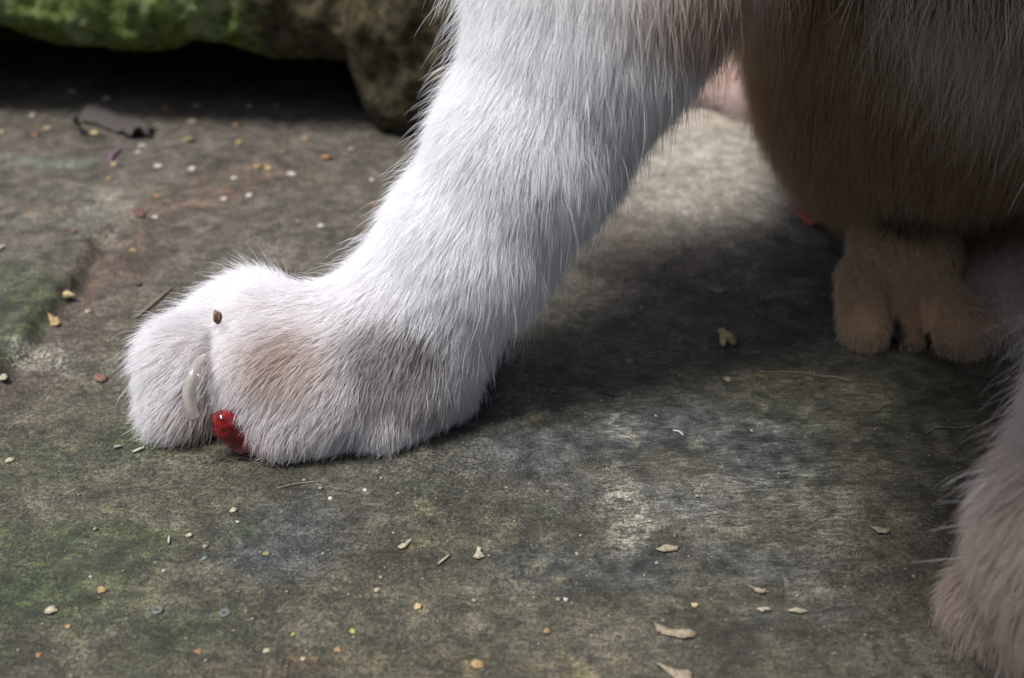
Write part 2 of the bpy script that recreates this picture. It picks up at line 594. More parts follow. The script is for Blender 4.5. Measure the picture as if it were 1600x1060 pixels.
# hind paw: metatarsus and toes
ell('hindpaw', HP + (0.0005, 0.002, -0.0022), (0.0098, 0.0125, 0.0092), k=0.003, comb=(0, -0.8, -0.6), fl=0.0034, reg='hind')
cone('hindpaw', HP + (0.005, 0.022, 0.000), 0.0055, HP + (0.001, 0.008, -0.001), 0.0075, k=0.003, comb=(0, -0.8, -0.6), fl=0.0032, reg='hind')
for px, pyc, rr, dy, reg in ((1350, 546, 0.0043, 0.000, 'hind'), (1419, 548, 0.0028, 0.0004, 'hind'), (1494, 558, 0.0049, 0.000, 'hind')):
    b = PZ(px, pyc, 0) + np.array([0, dy + 0.3 * rr, rr * 0.95])
    cone('hindpaw', HP + (0, -0.001, -0.0045) + 0.70 * (b - HP) * np.array([1, 0, 0]), 0.0050 if reg == 'hind' else 0.0020, b, rr, k=0.0010, comb=(0, -0.45, -1), fl=0.0028, reg=reg)
b = PZ(1604, 528, 0.006) + np.array([0.0, 0.006, 0])
cone('hindpaw2', b + (0.006, 0.03, 0.006), 0.008, b, 0.0055, k=0.006, comb=(0, -0.6, -1), fl=0.005, reg='hindwhite')
cone('hindpaw2', b + (0.017, 0.03, 0.006), 0.008, b + (0.012, 0.001, 0.001), 0.0062, k=0.003, comb=(0, -0.6, -1), fl=0.005, reg='hindwhite')
# tail lying on the stone behind
T = [np.array(v) for v in ((0.112, 0.128, 0.030), (0.098, 0.132, 0.016), (0.078, 0.133, 0.0115), (0.062, 0.148, 0.0105), (0.047, 0.165, 0.010), (0.040, 0.19, 0.009))]
for i in range(len(T) - 1):
    cone('body', T[i], 0.0125 - i * 0.001, T[i + 1], 0.0115 - i * 0.001, k=0.005, fl=0.008, reg='tail', lift=0.45)

# --- the long white foreleg
E5 = PY(985, -320, 0.004)
E4 = PY(968, -110, -0.006)
E3 = PY(914, 55, -0.012)
E2 = PY(830, 225, -0.017)
E1 = PY(733, 385, -0.0200)
E0 = PY(655, 490, -0.0215)
cone('body', np.array([0.082, 0.012, 0.150]), 0.030, E5, 0.022, k=0.02, fl=0.016, reg='armtop', comb=(-0.15, -0.1, -1))
cone('body', E5, 0.021, E4, 0.0180, k=0.008, fl=0.011, reg='armtop', lift=0.33)
cone('leg', E4, 0.0176, E3, 0.0137, k=0.006, fl=0.0072, reg='leg', lift=0.42, comb=(-0.12, -0.15, -1))
cone('leg', E3, 0.0137, E2, 0.0119, k=0.006, fl=0.0064, reg='leg', lift=0.42, comb=(-0.18, -0.15, -1))
cone('leg', E2, 0.0119, E1, 0.0112, k=0.006, fl=0.0057, reg='leg', lift=0.42, comb=(-0.30, -0.15, -1))
cone('leg', E1, 0.0112, E0, 0.0099, k=0.006, fl=0.0050, reg='leg', lift=0.42, comb=(-0.45, -0.2, -1))
CP = PZ(630, 556, 0.0110)
cone('leg', E0, 0.0099, CP, 0.0095, k=0.006, fl=0.0052, reg='carpus', lift=0.32, comb=(-0.25, -0.3, -1))
HE = PZ(656, 572, 0.0070)
cone('leg', CP, 0.0092, HE, 0.0072, k=0.005, fl=0.0050, reg='heel', lift=0.30, comb=(0.05, -0.3, -1))
MC = PZ(525, 580, 0.0106)
cone('leg', CP, 0.0098, MC, 0.0098, k=0.006, fl=0.0046, reg='meta', lift=0.30, comb=(-0.6, -0.3, -0.7))
cone('paw', PZ(590, 646, 0.0050), 0.0055, PZ(690, 606, 0.0046), 0.0046, k=0.0012, fl=0.0046, reg='heel', lift=0.28, comb=(0.0, -0.4, -1))
# knuckle dome, farther side
KD = PY(425, 531, -0.0235)
KB = PY(535, 548, -0.0235)
cone('leg', E0, 0.0100, KB, 0.0082, k=0.006, fl=0.0050, reg='dome', lift=0.36, comb=(-0.7, -0.1, -0.5))
cone('leg', KB, 0.0080, KD, 0.0078, k=0.006, fl=0.0052, reg='dome', lift=0.45, comb=(-1, -0.05, 0.05))
# toes
N1 = PZ(432, 590, 0.0104)
cone('paw', PZ(520, 595, 0.0105), 0.0088, N1, 0.0090, k=0.0024, fl=0.0042, reg='neartoe', lift=0.36, comb=(-0.75, -0.35, -0.45))
cone('paw', N1, 0.0088, PZ(418, 628, 0.0066), 0.0060, k=0.0020, fl=0.0044, reg='neartoelow', lift=0.30, comb=(-0.30, -0.4, -1))
cone('paw', PZ(500, 640, 0.0065), 0.0060, PZ(445, 660, 0.0052), 0.0050, k=0.0030, fl=0.0044, reg='under', lift=0.26, comb=(-0.1, -0.4, -1))
N2 = PY(292, 566, -0.0280)
cone('paw', PY(385, 530, -0.017), 0.0078, N2, 0.0063, k=0.0014, fl=0.0055, reg='lefttoe', lift=0.42, comb=(-0.9, -0.2, -0.25))
cone('paw', N2, 0.0063, PZ(283, 626, 0.0058), 0.0054, k=0.0014, fl=0.0055, reg='lefttoelow', lift=0.34, comb=(-0.6, -0.5, -0.8))
cone('paw', PY(390, 520, -0.016), 0.0080, PZ(322, 570, 0.0075), 0.0065, k=0.003, fl=0.0055, reg='lefttoe', lift=0.42, comb=(-0.9, 0.1, -0.3))
cone('paw', PY(400, 505, -0.010), 0.0078, PZ(330, 545, 0.0075), 0.0065, k=0.003, fl=0.0055, reg='lefttoe', lift=0.42, comb=(-0.9, 0.3, -0.3))

# --- the nearer foreleg at the right edge
F0 = PZ(1735, 950, 0.013)
F1 = PZ(1738, 850, 0.022)
F2 = PY(1870, 560, -0.064)
F3 = PY(2060, 200, -0.048)
cone('body', np.array([0.104, 0.004, 0.140]), 0.030, F3, 0.0195, k=0.015, fl=0.014, reg='armtop')
cone('near', F3, 0.0195, F2, 0.0150, k=0.006, fl=0.0080, reg='nearleg', lift=0.25, comb=(-0.25, -0.2, -1))
cone('near', F2, 0.0150, F1, 0.0130, k=0.006, fl=0.0070, reg='nearleg', lift=0.28, comb=(-0.30, -0.2, -1))
cone('near', F1, 0.0126, F0, 0.0118, k=0.005, fl=0.0055, reg='nearpaw', lift=0.25, comb=(-0.35, -0.4, -0.9))
for px, py, r_ in ((1560, 950, 0.0058), (1650, 1000, 0.0064), (1770, 1030, 0.0078)):
    b = PZ(px, py, r_ * 0.95)
    cone('near', F0 + 0.3 * (b - F0), 0.0085, b, r_, k=0.0012, fl=0.0042, reg='nearpaw', lift=0.28, comb=(-0.3, -0.6, -0.9))


def build_body():
    vx = 0.00095
    lo = np.array([-0.085, -0.145, -0.004]); hi = np.array([0.20, 0.215, 0.30])
    n = np.ceil((hi - lo) / vx).astype(int)
    BIG = 0.004
    F = np.full(n, BIG, np.float32)

    def window(qs, mg):
        a = np.full(3, 1e9); b = np.full(3, -1e9)
        for q in qs:
            if q['t'] == 'c':
                r = max(q['ra'], q['rb'])
                a = np.minimum(a, np.minimum(q['a'], q['b']) - r); b = np.maximum(b, np.maximum(q['a'], q['b']) + r)
            else:
                a = np.minimum(a, q['c'] - q['r']); b = np.maximum(b, q['c'] + q['r'])
        i0 = np.clip(((a - mg - lo) / vx).astype(int), 0, n - 1); i1 = np.clip(((b + mg - lo) / vx).astype(int) + 1, 1, n)
        return i0, i1

    def smin(a, b, k):
        h = np.maximum(k - np.abs(a - b), 0) / k
        return np.minimum(a, b) - h * h * k * 0.25

    groups = {}
    for q in PR:
        groups.setdefault(q['g'], []).append(q)
    for gname in ('body', 'leg', 'near', 'hindpaw', 'hindpaw2', 'paw'):
        qs = groups[gname]
        if gname == 'body':
            for q in qs:
                i0, i1 = window([q], 0.012)
                gx = [lo[k] + vx * np.arange(i0[k], i1[k]) for k in range(3)]
                P = np.stack(np.meshgrid(*gx, indexing='ij'), -1)
                d = prim_d(q, P)
                sl = tuple(slice(i0[k], i1[k]) for k in range(3))
                F[sl] = smin(F[sl], d, q['k'])
        else:
            i0, i1 = window(qs, 0.010)
            gx = [lo[k] + vx * np.arange(i0[k], i1[k]) for k in range(3)]
            P = np.stack(np.meshgrid(*gx, indexing='ij'), -1)
            g = np.full(P.shape[:3], 0.02)
            for q in qs:
                g = smin(g, prim_d(q, P), q['k'])
            sl = tuple(slice(i0[k], i1[k]) for k in range(3))
            F[sl] = smin(F[sl], g, {'leg': 0.008, 'near': 0.008, 'hindpaw': 0.006, 'hindpaw2': 0.006, 'paw': 0.0024}[gname])
    z = lo[2] + vx * np.arange(n[2])
    F = np.maximum(F, (0.0006 - z)[None, None, :].astype(np.float32))     # flat soles
    F = np.clip(F, -BIG, BIG).astype(np.float32)
    grid = openvdb.FloatGrid(BIG)
    grid.copyFromArray(F, tolerance=1e-6)
    grid.transform = openvdb.createLinearTransform(voxelSize=vx)
    pts, quads = grid.convertToQuads(0.0)
    V = np.asarray(pts, float) + lo
    return V, np.asarray(quads)[:, ::-1]


def prim_weights(P, sig=0.0022):
    D = np.stack([prim_d(q, P) for q in PR], -1)
    D = D - D.min(-1, keepdims=True)
    W = np.exp(-D / sig)
    return W / W.sum(-1, keepdims=True)


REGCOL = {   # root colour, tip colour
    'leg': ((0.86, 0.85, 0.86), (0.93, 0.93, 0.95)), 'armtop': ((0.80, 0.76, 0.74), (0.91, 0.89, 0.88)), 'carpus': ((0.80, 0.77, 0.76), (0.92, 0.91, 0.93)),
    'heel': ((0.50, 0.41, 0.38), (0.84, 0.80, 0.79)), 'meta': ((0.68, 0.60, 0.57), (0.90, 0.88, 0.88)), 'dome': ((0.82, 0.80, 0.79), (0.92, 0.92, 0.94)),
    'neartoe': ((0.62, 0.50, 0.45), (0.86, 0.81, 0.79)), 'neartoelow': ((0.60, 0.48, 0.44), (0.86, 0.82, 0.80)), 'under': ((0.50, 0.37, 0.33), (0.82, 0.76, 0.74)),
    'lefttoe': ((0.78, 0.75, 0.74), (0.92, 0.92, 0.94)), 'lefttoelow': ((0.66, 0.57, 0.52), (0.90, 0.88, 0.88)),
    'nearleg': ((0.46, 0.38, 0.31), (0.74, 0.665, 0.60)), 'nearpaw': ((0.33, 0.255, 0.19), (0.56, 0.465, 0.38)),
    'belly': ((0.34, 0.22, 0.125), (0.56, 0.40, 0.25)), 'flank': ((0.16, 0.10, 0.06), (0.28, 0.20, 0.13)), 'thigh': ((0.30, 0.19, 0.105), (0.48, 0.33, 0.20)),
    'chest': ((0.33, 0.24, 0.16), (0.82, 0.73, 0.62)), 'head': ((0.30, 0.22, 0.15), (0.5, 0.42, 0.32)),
    'hind': ((0.39, 0.28, 0.16), (0.66, 0.52, 0.35)), 'hindgap_shade': ((0.025, 0.018, 0.014), (0.05, 0.035, 0.026)), 'hindwhite': ((0.45, 0.40, 0.38), (0.70, 0.66, 0.64)),
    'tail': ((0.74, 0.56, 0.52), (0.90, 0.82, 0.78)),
}


def patch(P, px, py, Y, r, ax=(1, 1, 1)):
    c = PY(px, py, Y)
    d = np.linalg.norm((P - c) / np.asarray(ax), axis=-1) / r
    return 1 - sstep(0.55, 1.15, d)


def fur_colors(P, W):
    des = {'heel', 'meta', 'neartoe', 'neartoelow', 'under', 'lefttoelow', 'lefttoe', 'dome', 'carpus'}

    def grey(c, g):
        c = np.array(c)
        return c * 0.5 + c.mean() * np.array([1.0, 0.99, 1.0]) * 0.5 if g in des else c
    R = np.array([grey(REGCOL[q['reg']][0], q['reg']) for q in PR])
    Tp = np.array([grey(REGCOL[q['reg']][1], q['reg']) for q in PR])
    root, tip = W @ R, W @ Tp
    n = fbm(P, 260, 3, 83)[:, None]

    def paint(mask, r_, t_):
        nonlocal root, tip
        mk = np.clip(mask[:, None] * (1 + 0.5 * n), 0, 1)
        root = root * (1 - mk) + np.array(r_) * mk
        tip = tip * (1 - mk) + np.array(t_) * mk
    # buff patch on the near toe, taupe patch on the wrist, taupe smudges on the heel
    paint(patch(P, 440, 578, -0.043, 0.0078, (1.15, 1.6, 0.85)), (0.36, 0.26, 0.205), (0.58, 0.47, 0.40))
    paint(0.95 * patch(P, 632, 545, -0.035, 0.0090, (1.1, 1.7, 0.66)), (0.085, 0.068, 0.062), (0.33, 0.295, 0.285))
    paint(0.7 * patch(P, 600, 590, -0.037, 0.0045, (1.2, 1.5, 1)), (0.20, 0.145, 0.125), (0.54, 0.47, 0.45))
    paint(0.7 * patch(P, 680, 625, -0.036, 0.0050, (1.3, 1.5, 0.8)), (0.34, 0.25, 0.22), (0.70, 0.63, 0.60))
    paint(0.8 * patch(P, 330, 640, -0.036, 0.0050, (1, 1.6, 1.2)), (0.42, 0.31, 0.26), (0.66, 0.56, 0.50))
    paint(0.7 * patch(P, 320, 560, -0.036, 0.0042, (0.7, 1.6, 1.3)), (0.48, 0.37, 0.32), (0.76, 0.69, 0.66))
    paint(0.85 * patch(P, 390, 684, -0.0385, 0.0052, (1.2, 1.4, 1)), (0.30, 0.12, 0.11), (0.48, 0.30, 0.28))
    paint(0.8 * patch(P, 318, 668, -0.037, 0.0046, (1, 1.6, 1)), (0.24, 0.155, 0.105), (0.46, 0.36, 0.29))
    # brown saddle at the elbow
    paint(patch(P, 1095, -45, -0.015, 0.014, (1.1, 1.8, 0.7)), (0.40, 0.26, 0.18), (0.66, 0.52, 0.42))
    paint(0.8 * patch(P, 1625, 985, -0.088, 0.0040, (0.6, 1.5, 1.2)), (0.10, 0.07, 0.055), (0.22, 0.17, 0.14))  # darkens the cleft between toes of the nearer paw
    # shade between the hind toes painted as black fur, then dark bars above
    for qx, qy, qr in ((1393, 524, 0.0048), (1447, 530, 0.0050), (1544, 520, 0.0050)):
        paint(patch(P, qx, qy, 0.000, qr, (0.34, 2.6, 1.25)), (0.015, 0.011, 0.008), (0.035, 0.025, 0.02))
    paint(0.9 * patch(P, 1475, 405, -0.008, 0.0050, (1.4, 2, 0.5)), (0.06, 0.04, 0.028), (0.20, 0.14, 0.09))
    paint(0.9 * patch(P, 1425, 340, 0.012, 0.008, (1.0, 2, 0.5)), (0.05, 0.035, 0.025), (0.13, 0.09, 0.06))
    paint(0.8 * patch(P, 1530, 320, 0.02, 0.014, (1.2, 1.4, 0.8)), (0.16, 0.065, 0.045), (0.26, 0.14, 0.09))
    paint(0.7 * patch(P, 1135, 85, 0.15, 0.013, (1.2, 1.5, 0.6)), (0.5, 0.42, 0.28), (0.75, 0.68, 0.52))
    return root, tip


def make_cat():
    V, Q = build_body()
    root = bpy.data.objects.new('cat', None)
    COL.objects.link(root)
    root.location = (0.09, 0.05, 0)
    tag(root, 'sitting cat stretching out a white foreleg with an injured bleeding toe', 'cat')
    body = quad_mesh_np('body', V, Q, None)
    me = body.data
    body.parent = root
    body.matrix_parent_inverse = Matrix.Translation((-0.09, -0.05, 0))
    Vn = np.zeros(len(me.vertices) * 3, np.float32)
    me.vertices.foreach_get('co', Vn); Vn = Vn.reshape(-1, 3).astype(float)
    W = np.concatenate([prim_weights(c) for c in np.array_split(Vn, 6)])
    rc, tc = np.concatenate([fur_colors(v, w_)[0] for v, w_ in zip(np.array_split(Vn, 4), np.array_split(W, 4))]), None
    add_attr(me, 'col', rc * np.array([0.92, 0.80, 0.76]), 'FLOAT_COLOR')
    m = NT('cat_skin')
    m.set(m.b.inputs['Base Color'], m.attr('col', 'Color'))
    m.b.inputs['Roughness'].default_value = 0.8
    me.materials.append(m.m)

    # ---- fur roots
    me.calc_loop_triangles()
    tri = np.zeros(len(me.loop_triangles) * 3, np.int32)
    me.loop_triangles.foreach_get('vertices', tri); tri = tri.reshape(-1, 3)
    A, B, C = Vn[tri[:, 0]], Vn[tri[:, 1]], Vn[tri[:, 2]]
    cr = np.cross(B - A, C - A)
    area = np.linalg.norm(cr, axis=1) * 0.5
    nor = cr / (2 * area[:, None] + 1e-20)
    cen = (A + B + C) / 3
    if np.mean(((cen - np.array([0.09, 0.05, 0.1])) * nor).sum(1)) < 0:
        nor = -nor
    px, py, t = project(cen)
    inview = (px > -60) & (px < 1700) & (py > -120) & (py < 1140)
    facing = (nor * (CAM - cen)).sum(1) / np.linalg.norm(CAM - cen, axis=1)
    Wt = W[tri[:, 0]]
    regs = [q['reg'] for q in PR]
    dens = {'belly': 240, 'flank': 200, 'thigh': 380, 'chest': 420, 'head': 200, 'tail': 350, 'armtop': 700, 'nearleg': 700, 'nearpaw': 800, 'hind': 800, 'hindgap_shade': 800, 'hindwhite': 600,
            'leg': 2300, 'carpus': 1900, 'heel': 1700, 'meta': 1800, 'dome': 1600, 'neartoe': 2000, 'neartoelow': 2000, 'under': 1700, 'lefttoe': 1600, 'lefttoelow': 1700}
    dn = Wt @ np.array([dens[r] for r in regs]) * 1e4
    vis = inview & (facing > -0.35)
    dn = np.where(vis, dn, np.where(inview, dn * 0.25, np.minimum(dn, 150e4) * 0.4))
    dn = np.where(cen[:, 2] < 0.0011, 0, dn)
    # bare where the wound sits
    wc = PY(377, 677, -0.0390)
    dn = np.where(np.linalg.norm(cen - wc, axis=1) < 0.0028, dn * 0.10, dn)
    lam = dn * area
    cnt = rng.poisson(lam)
    ti = np.repeat(np.arange(len(tri)), cnt)
    N = len(ti)
    u = rng.random((N, 2)); sw = u.sum(1) > 1; u[sw] = 1 - u[sw]
    R0 = A[ti] + u[:, :1] * (B - A)[ti] + u[:, 1:] * (C - A)[ti]
    # smooth vertex normals
    vn = np.zeros_like(Vn)
    for k in range(3):
        np.add.at(vn, tri[:, k], nor * area[:, None])
    vn /= np.linalg.norm(vn, axis=1, keepdims=True) + 1e-12
    Nn = (1 - u.sum(1))[:, None] * vn[tri[ti, 0]] + u[:, :1] * vn[tri[ti, 1]] + u[:, 1:] * vn[tri[ti, 2]]
    Nn /= np.linalg.norm(Nn, axis=1, keepdims=True)
    Wr = np.concatenate([prim_weights(c, 0.003) for c in np.array_split(R0, 8)])
    comb = Wr @ np.array([q['comb'] for q in PR])
    L = Wr @ np.array([q['fl'] for q in PR])
    lift = Wr @ np.array([q['lift'] for q in PR])
    # locks: neighbours lean together
    lean = np.stack([fbm(R0, 230, 2, 100 + k) for k in range(3)], -1)
    lean2 = np.stack([fbm(R0, 620, 1, 110 + k) for k in range(3)], -1)
    comb = comb + 0.18 * lean + 0.13 * lean2 + rng.normal(0, 0.17, (N, 3))
    comb = comb - (comb * Nn).sum(1, keepdims=True) * Nn * 0.9
    comb /= np.linalg.norm(comb, axis=1, keepdims=True) + 1e-9
    L = L * np.clip(rng.normal(0.90, 0.20, N), 0.35, 1.5)
    guard = rng.random(N) < 0.03
    isleg = Wr[:, [i for i, q in enumerate(PR) if q['reg'] in ('leg', 'armtop', 'dome', 'lefttoe', 'nearleg')]].sum(1) > 0.5
    L = np.where(guard & isleg, L * rng.uniform(1.2, 1.6, N), L)
    lift = np.clip(lift + rng.normal(0, 0.09, N) + np.where(guard, 0.24, 0), 0.06, 0.9)
    d0 = Nn * (lift + 0.30)[:, None] + comb * (1 - lift)[:, None]
    d1 = Nn * (0.65 * lift)[:, None] + comb + np.array([0, 0, -0.16])
    d0 /= np.linalg.norm(d0, axis=1, keepdims=True)
    d1 /= np.linalg.norm(d1, axis=1, keepdims=True)
    K = 6
    s = np.linspace(0, 1, K)
    pts = np.zeros((N, K, 3))
    pts[:, 0] = R0 - Nn * 0.0003
    wig = rng.normal(0, 0.07, (N, 3))
    for k in range(1, K):
        f = (s[k] + s[k - 1]) * 0.5
        d = d0 * (1 - f) + d1 * f + wig * math.sin(f * 5)
        d /= np.linalg.norm(d, axis=1, keepdims=True)
        pts[:, k] = pts[:, k - 1] + d * (L / (K - 1))[:, None]
    # clumping to guide hairs
    gi = rng.choice(N, N // 16, replace=False)
    kd = kdtree.KDTree(len(gi))
    for j, i in enumerate(gi):
        kd.insert(R0[i], j)
    kd.balance()
    near = np.array([kd.find(p)[1] for p in R0])
    G = pts[gi[near]]
    gd = np.linalg.norm(G[:, 0] - pts[:, 0], axis=1)
    amt = (0.28 * rng.random(N) * (gd < 0.003) * ~guard)[:, None]
    LG = np.clip(L / (L[gi[near]] + 1e-9), 0, 1.0)
    for k in range(1, K):
        tgt = G[:, 0] + (G[:, k] - G[:, 0]) * LG[:, None]
        pts[:, k] += (tgt - pts[:, k]) * amt * s[k] ** 1.3
    # the fur parts round the claw and the open wound
    dc = np.full(N, 1.0)
    nearc = np.linalg.norm(R0 - CLAW[0][15], axis=1) < 0.014
    ii = np.where(nearc)[0]
    for q in CLAW[0][3::2]:
        for k in range(1, K):
            dc[ii] = np.minimum(dc[ii], np.linalg.norm(pts[ii, k] - q, axis=1))
    keep = ~((dc < 0.00175) & nearc)
    wq = PY(357, 670, -0.0424)
    hit = np.linalg.norm(pts[:, 3:] - wq, axis=2).min(1) < 0.0006
    keep &= ~hit
    # ... and between the hind toes
    for (ax_, ay_), (bx_, by_) in (((1396, 478), (1390, 552)), ((1446, 490), (1448, 562))):
        a3 = PZ(ax_, ay_, 0.0075); b3 = PZ(bx_, by_, 0.0010)
        a3 = PY(ax_, ay_, -0.002); b3 = PY(bx_, by_, -0.004)
        ii = np.where(np.linalg.norm(R0 - 0.5 * (a3 + b3), axis=1) < 0.012)[0]
        ab = b3 - a3
        for k in (2, 3, 4, 5):
            v = pts[ii, k] - a3
            t_ = np.clip((v @ ab) / (ab @ ab), 0, 1)
            dd = v - t_[:, None] * ab
            d2 = np.hypot(dd[:, 0] * 1.0, np.hypot(dd[:, 1] * 0.25, dd[:, 2]))
            keep[ii] &= d2 > 0.0013
    R0, pts, L, Wr, rng_keep = R0[keep], pts[keep], L[keep], Wr[keep], keep
    ti, guard, isleg = ti[keep], guard[keep], isleg[keep]
    N = len(R0)
    # lie on the stone, not in it
    gz = 0.0005
    pts[:, :, 2] = np.maximum(pts[:, :, 2], gz + 0.0006 * rng.random((N, 1)))
    rc, tc = [], []
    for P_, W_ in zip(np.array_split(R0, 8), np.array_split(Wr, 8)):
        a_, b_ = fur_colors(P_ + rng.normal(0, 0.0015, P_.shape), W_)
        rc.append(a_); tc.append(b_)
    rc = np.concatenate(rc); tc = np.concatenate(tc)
    ci = [i for i, q in enumerate(PR) if q['reg'] == 'chest']
    palehair = (Wr[:, ci].sum(1) > 0.35) & (rng.random(N) < 0.70)
    rc[palehair] = (0.50, 0.43, 0.35); tc[palehair] = (0.90, 0.85, 0.78)
    jit = np.clip(rng.normal(1.0, 0.10, (N, 1)), 0.65, 1.25)
    rc = np.clip(rc * jit, 0, 0.92); tc = np.clip(tc * (0.5 + 0.5 * jit), 0, 0.95)
    visr = vis[ti]
    rad = np.where(L > 0.014, 0.000036, 0.000027) * rng.uniform(0.75, 1.3, N) * np.where(visr, 1, 2.2)
    rad = np.where(guard & isleg, rad * 0.8, rad)
    prof = np.array([0.9, 1.0, 1.0, 0.9, 0.65, 0.15])
    hc = bpy.data.hair_curves.new('fur')
    hc.add_curves([K] * N)
    hc.position_data.foreach_set('vector', (pts).astype(np.float32).ravel())
    ra = hc.attributes.get('radius') or hc.attributes.new('radius', 'FLOAT', 'POINT')
    ra.data.foreach_set('value', (rad[:, None] * prof[None]).astype(np.float32).ravel())
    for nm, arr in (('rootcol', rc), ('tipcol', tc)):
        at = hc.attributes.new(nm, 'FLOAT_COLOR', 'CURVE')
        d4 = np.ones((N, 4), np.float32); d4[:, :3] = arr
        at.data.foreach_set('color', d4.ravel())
    fm = NT('cat_fur')
    hi = fm.n('ShaderNodeHairInfo')
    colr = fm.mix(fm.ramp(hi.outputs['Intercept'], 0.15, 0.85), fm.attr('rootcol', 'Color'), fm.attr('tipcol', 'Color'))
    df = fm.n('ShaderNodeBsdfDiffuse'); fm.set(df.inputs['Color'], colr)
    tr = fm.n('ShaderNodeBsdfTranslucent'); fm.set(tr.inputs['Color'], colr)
    hr = fm.n('ShaderNodeBsdfHair', component='Reflection')
    hr.inputs['Color'].default_value = (1, 1, 1, 1)
    hr.inputs['RoughnessU'].default_value = 0.25
    hr.inputs['RoughnessV'].default_value = 0.8
    m1 = fm.n('ShaderNodeMixShader'); m1.inputs[0].default_value = 0.46
    fm.t.links.new(df.outputs[0], m1.inputs[1]); fm.t.links.new(tr.outputs[0], m1.inputs[2])
    m2 = fm.n('ShaderNodeMixShader'); m2.inputs[0].default_value = 0.06
    fm.t.links.new(m1.outputs[0], m2.inputs[1]); fm.t.links.new(hr.outputs[0], m2.inputs[2])
    fm.t.nodes.remove(fm.b)
    fm.t.links.new(m2.outputs[0], fm.out.inputs['Surface'])
    hc.materials.append(fm.m)
    fo = bpy.data.objects.new('fur', hc)
    COL.objects.link(fo)
    fo.parent = root
    fo.matrix_parent_inverse = Matrix.Translation((-0.09, -0.05, 0))
    tag(fo, kind='stuff')
    print('HAIRS', N, 'BODY', len(Q))
    return root


def tube(path, radii, seg=10, cap=True, flat=1.0, side=None):
    path = [np.asarray(p, float) for p in path]
    V, F = [], []
    ref = nrm(side if side is not None else (0.3, 0.2, 1))
    n = len(path)
    for i, p in enumerate(path):
        t = nrm(path[min(i + 1, n - 1)] - path[max(i - 1, 0)])
        x = ref - (ref @ t) * t
        x = nrm(x)
        y = np.cross(t, x)
        for k in range(seg):
            a = 2 * math.pi * k / seg
            V.append(p + radii[i] * (math.cos(a) * x * flat + math.sin(a) * y))
    for i in range(n - 1):
        for k in range(seg):
            F.append((i * seg + k, i * seg + (k + 1) % seg, (i + 1) * seg + (k + 1) % seg, (i + 1) * seg + k))
    if cap:
        F.append(tuple(range(seg))[::-1])
        F.append(tuple((n - 1) * seg + k for k in range(seg)))
    return V, F


def ico(sub=2):
    bm = bmesh.new()
    bmesh.ops.create_icosphere(bm, subdivisions=sub, radius=1)
    V = np.array([v.co[:] for v in bm.verts])
    F = [tuple(v.index for v in f.verts) for f in bm.faces]
    bm.free()
    return V, F


def lump(c, r, seed, amp=0.18, freq=1.6, sub=3, rot=0.0):
    V, F = ico(sub)
    V = V * (1 + amp * fbm(V + seed * 3.7, freq, 3, seed))[:, None]
    V = V * np.asarray(r)
    ca, sa = math.cos(rot), math.sin(rot)
    V = np.stack([V[:, 0] * ca - V[:, 1] * sa, V[:, 0] * sa + V[:, 1] * ca, V[:, 2]], -1)
    return V + np.asarray(c), F


def claw_path():
    pp = np.array([(320, 556), (311, 567), (303, 582), (297, 600), (295, 618), (298, 636), (306, 654)], float)
    yy = np.array([-0.0345, -0.0375, -0.0397, -0.0410, -0.0419, -0.0426, -0.0430])
    rr = np.array([5.5, 7.5, 9, 9.8, 10.2, 10, 9.2]) / 9400
    P = np.array([PY(a, b, y) for (a, b), y in zip(pp, yy)])
    u = np.linspace(0, 6, 31)
    k = np.arange(7)

    def cub(v):                      # Catmull-Rom through the points
        v = np.concatenate([[2 * v[0] - v[1]], v, [2 * v[-1] - v[-2]]])
        out = []
        for x in u:
            i = min(int(x), 5); t = x - i
            a, b, c, d = v[i:i + 4]
            out.append(0.5 * (2 * b + (c - a) * t + (2 * a - 5 * b + 4 * c - d) * t * t + (3 * b - a - 3 * c + d) * t ** 3))
        return np.array(out)
    return cub(P), cub(rr)


CLAW = claw_path()
cat = make_cat()


